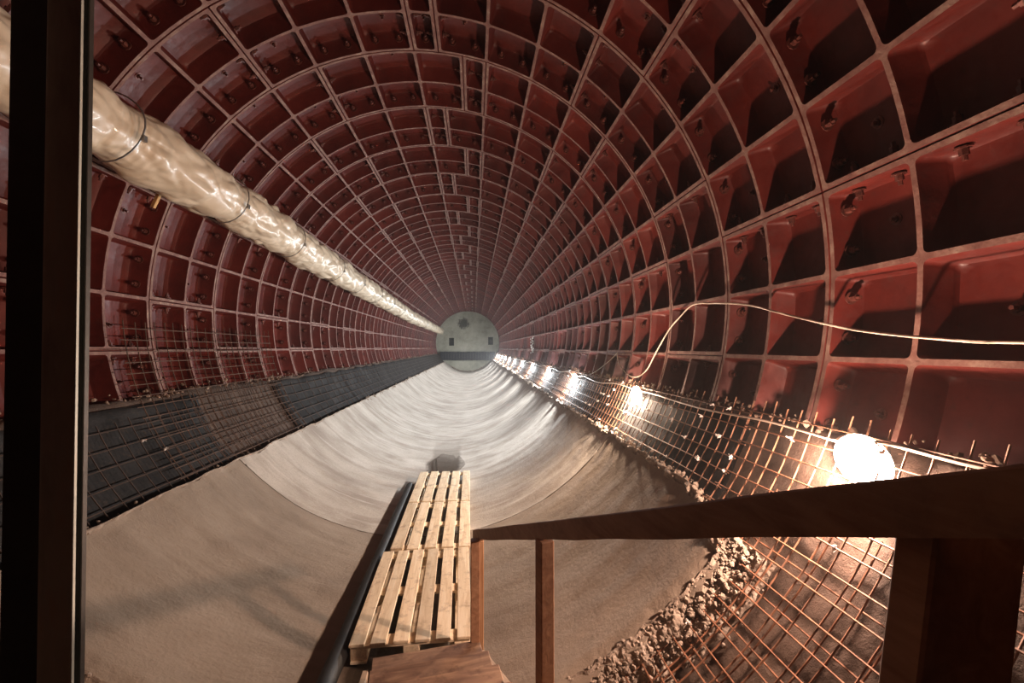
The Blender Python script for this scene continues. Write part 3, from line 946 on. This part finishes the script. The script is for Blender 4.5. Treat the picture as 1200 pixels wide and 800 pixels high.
# black pipe beside the pallets
pts = [(-.300 + .012 * nz(y, 3, 3) - .012 * (y - 2.5), y, -math.sqrt(2.30 ** 2 - .31 ** 2) + .058 + .003 * nz(y * 2, 7, 0)) for y in [1.3 + .15 * k for k in range(31)]]
mb = MB(); mb.tube(pts, .052, 14)
tag(mb.build('drain_pipe', M['hose'], None, 60), 'black plastic pipe lying along the left side of the pallets', 'pipe')

# ------------------------------------------------------------------ stair, handrail, platform
U = Vector((-.158, .987, 0)); V = Vector((.987, .158, 0)); YAW = math.atan2(.158, .987)
stair = empty('wooden_stair', (.30, 2.35, -2.16))
tag(stair, 'dirty brown wooden stair leading down to the nearest pallet', 'stair')
def loc_in(root, p): return Vector(p) - root.location
N_TREAD = 7
for i in range(N_TREAD):
    z = -2.020 + .110 * i
    far = Vector((.245, 2.385, 0)) - U * (.250 * i)
    c = far - U * .145
    bevel_box('tread', (.56 + rnd.uniform(-.012, .012), .285, .034), M['tread'], stair, loc_in(stair, (c.x, c.y, z - .017)), (rnd.uniform(-.01, .01), rnd.uniform(-.02, .02), YAW + rnd.uniform(-.02, .02)), .004)
for s in (-1, 1):
    a = Vector((.245, 2.30, -2.10)) + V * (.298 * s); b = Vector((.245, 2.30, -2.10)) + V * (.298 * s) - U * 1.72 + Vector((0, 0, .757))
    d = b - a; o = bevel_box('stringer', (.032, d.length, .15), M['stringer'], stair, loc_in(stair, (a + b) / 2 - Vector((0, 0, .012))))
    o.rotation_mode = 'QUATERNION'; o.rotation_quaternion = Matrix((V, -d.normalized(), V.cross(-d.normalized()))).transposed().to_quaternion()

def rail_pt(y): return Vector((1.028 - .192 * y, y, -.402 - .430 * y))
hr = empty('handrail', rail_pt(1.5) - Vector((0, 0, .7)))
tag(hr, 'brown timber handrail on posts sloping down the right of the stair', 'handrail')
a, b = rail_pt(.10), rail_pt(2.74); d = (b - a).normalized(); side = d.cross(Vector((0, 0, 1))).normalized(); up = side.cross(d)
mb = MB(); n = 26; vs_ = []
for k in range(n + 1):
    p = a + (b - a) * (k / n)
    wv = .006 * nz(k * .31, 3, 3); h = .0270 + .0015 * nz(k * .5, 8, 1)
    for sx, sz in ((-.018, h), (-.015, h + .003), (.015, h + .003), (.018, h), (.018, -h), (-.018, -h)):
        vs_.append(p + side * (sx + wv * .5) + Vector((0, 0, sz / up.z * 1.0 + wv * .5)) - hr.location)
fs_ = [(i * 6 + k, i * 6 + (k + 1) % 6, (i + 1) * 6 + (k + 1) % 6, (i + 1) * 6 + k) for i in range(n) for k in range(6)]
fs_ += [(5, 4, 3, 2, 1, 0), tuple(n * 6 + k for k in range(6))]
mb.add(vs_, fs_); mb.build('rail', M['rail'], hr, 25)
def post(name, x, y, top, bot, w, dpt, m, rz=YAW, lean=0.0):
    o = bevel_box(name, (w, dpt, top - bot), m, hr, loc_in(hr, (x, y, (top + bot) / 2)), (0, lean, rz), .003); return o
post('post', .498, 2.43, -1.475, -2.17, .050, .050, M['rail'], .05)
post('batten', .527, 2.56, -1.535, -2.20, .042, .032, M['batten'], .0)
post('post', .737, 1.52, -1.085, -2.03, .050, .050, M['rail'], .32)
post('post', .944, .430, -.606, -1.60, .125, .040, M['rail'], .10, .165)

plat = empty('platform', (.45, -.2, -1.35))
tag(plat, 'timber working platform at the head of the stair, under the camera', 'platform')
for k in range(9):
    bevel_box('deck_plank', (1.75, .165, .035), M['tread'], plat, (0, -.78 + k * .172 + .2, -.02), (0, 0, rnd.uniform(-.006, .006)), .003)
for x in (-.7, .75):
    bevel_box('joist', (.06, 1.55, .12), M['stringer'], plat, (x, .1, -.10))
    for y in (-.55, .75):
        zz = -math.sqrt(2.32 ** 2 - (.45 + x) ** 2) + 1.35
        bevel_box('leg', (.08, .08, -zz - .16), M['stringer'], plat, (x, y, (zz - .16) / 2))

# steel column at the left edge of the view
col_ = empty('steel_column', (-.2325, .75, -1.35))
tag(col_, 'dark steel column with a rounded face at the left edge of the view', 'column')
H = 3.45
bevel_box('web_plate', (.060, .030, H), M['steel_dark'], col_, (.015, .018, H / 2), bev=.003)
mb = MB(); prof = []
for k in range(13):
    an = PI * k / 12
    prof.append((.0705 - .0250 * math.cos(an), -.004 - .0022 * math.sin(an)))
prof += [(.0950, .001), (.0460, .001)]
n = len(prof)
nz_ = 16
vs_ = [(x + .0012 * nz(i * .7, 2, 2), y, H * i / nz_) for i in range(nz_ + 1) for x, y in prof]
fs_ = [(i * n + k, i * n + (k + 1) % n, (i + 1) * n + (k + 1) % n, (i + 1) * n + k) for i in range(nz_) for k in range(n)]
fs_ += [tuple(range(n))[::-1], tuple(nz_ * n + k for k in range(n))]
mb.add(vs_, fs_); mb.build('rounded_face', M['steel'], col_, 40)
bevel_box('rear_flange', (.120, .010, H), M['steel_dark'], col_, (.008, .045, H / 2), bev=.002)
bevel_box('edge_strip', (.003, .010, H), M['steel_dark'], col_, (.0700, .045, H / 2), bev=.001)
bevel_box('foot_plate', (.20, .16, .012), M['steel'], col_, (.01, .02, .006), bev=.002)
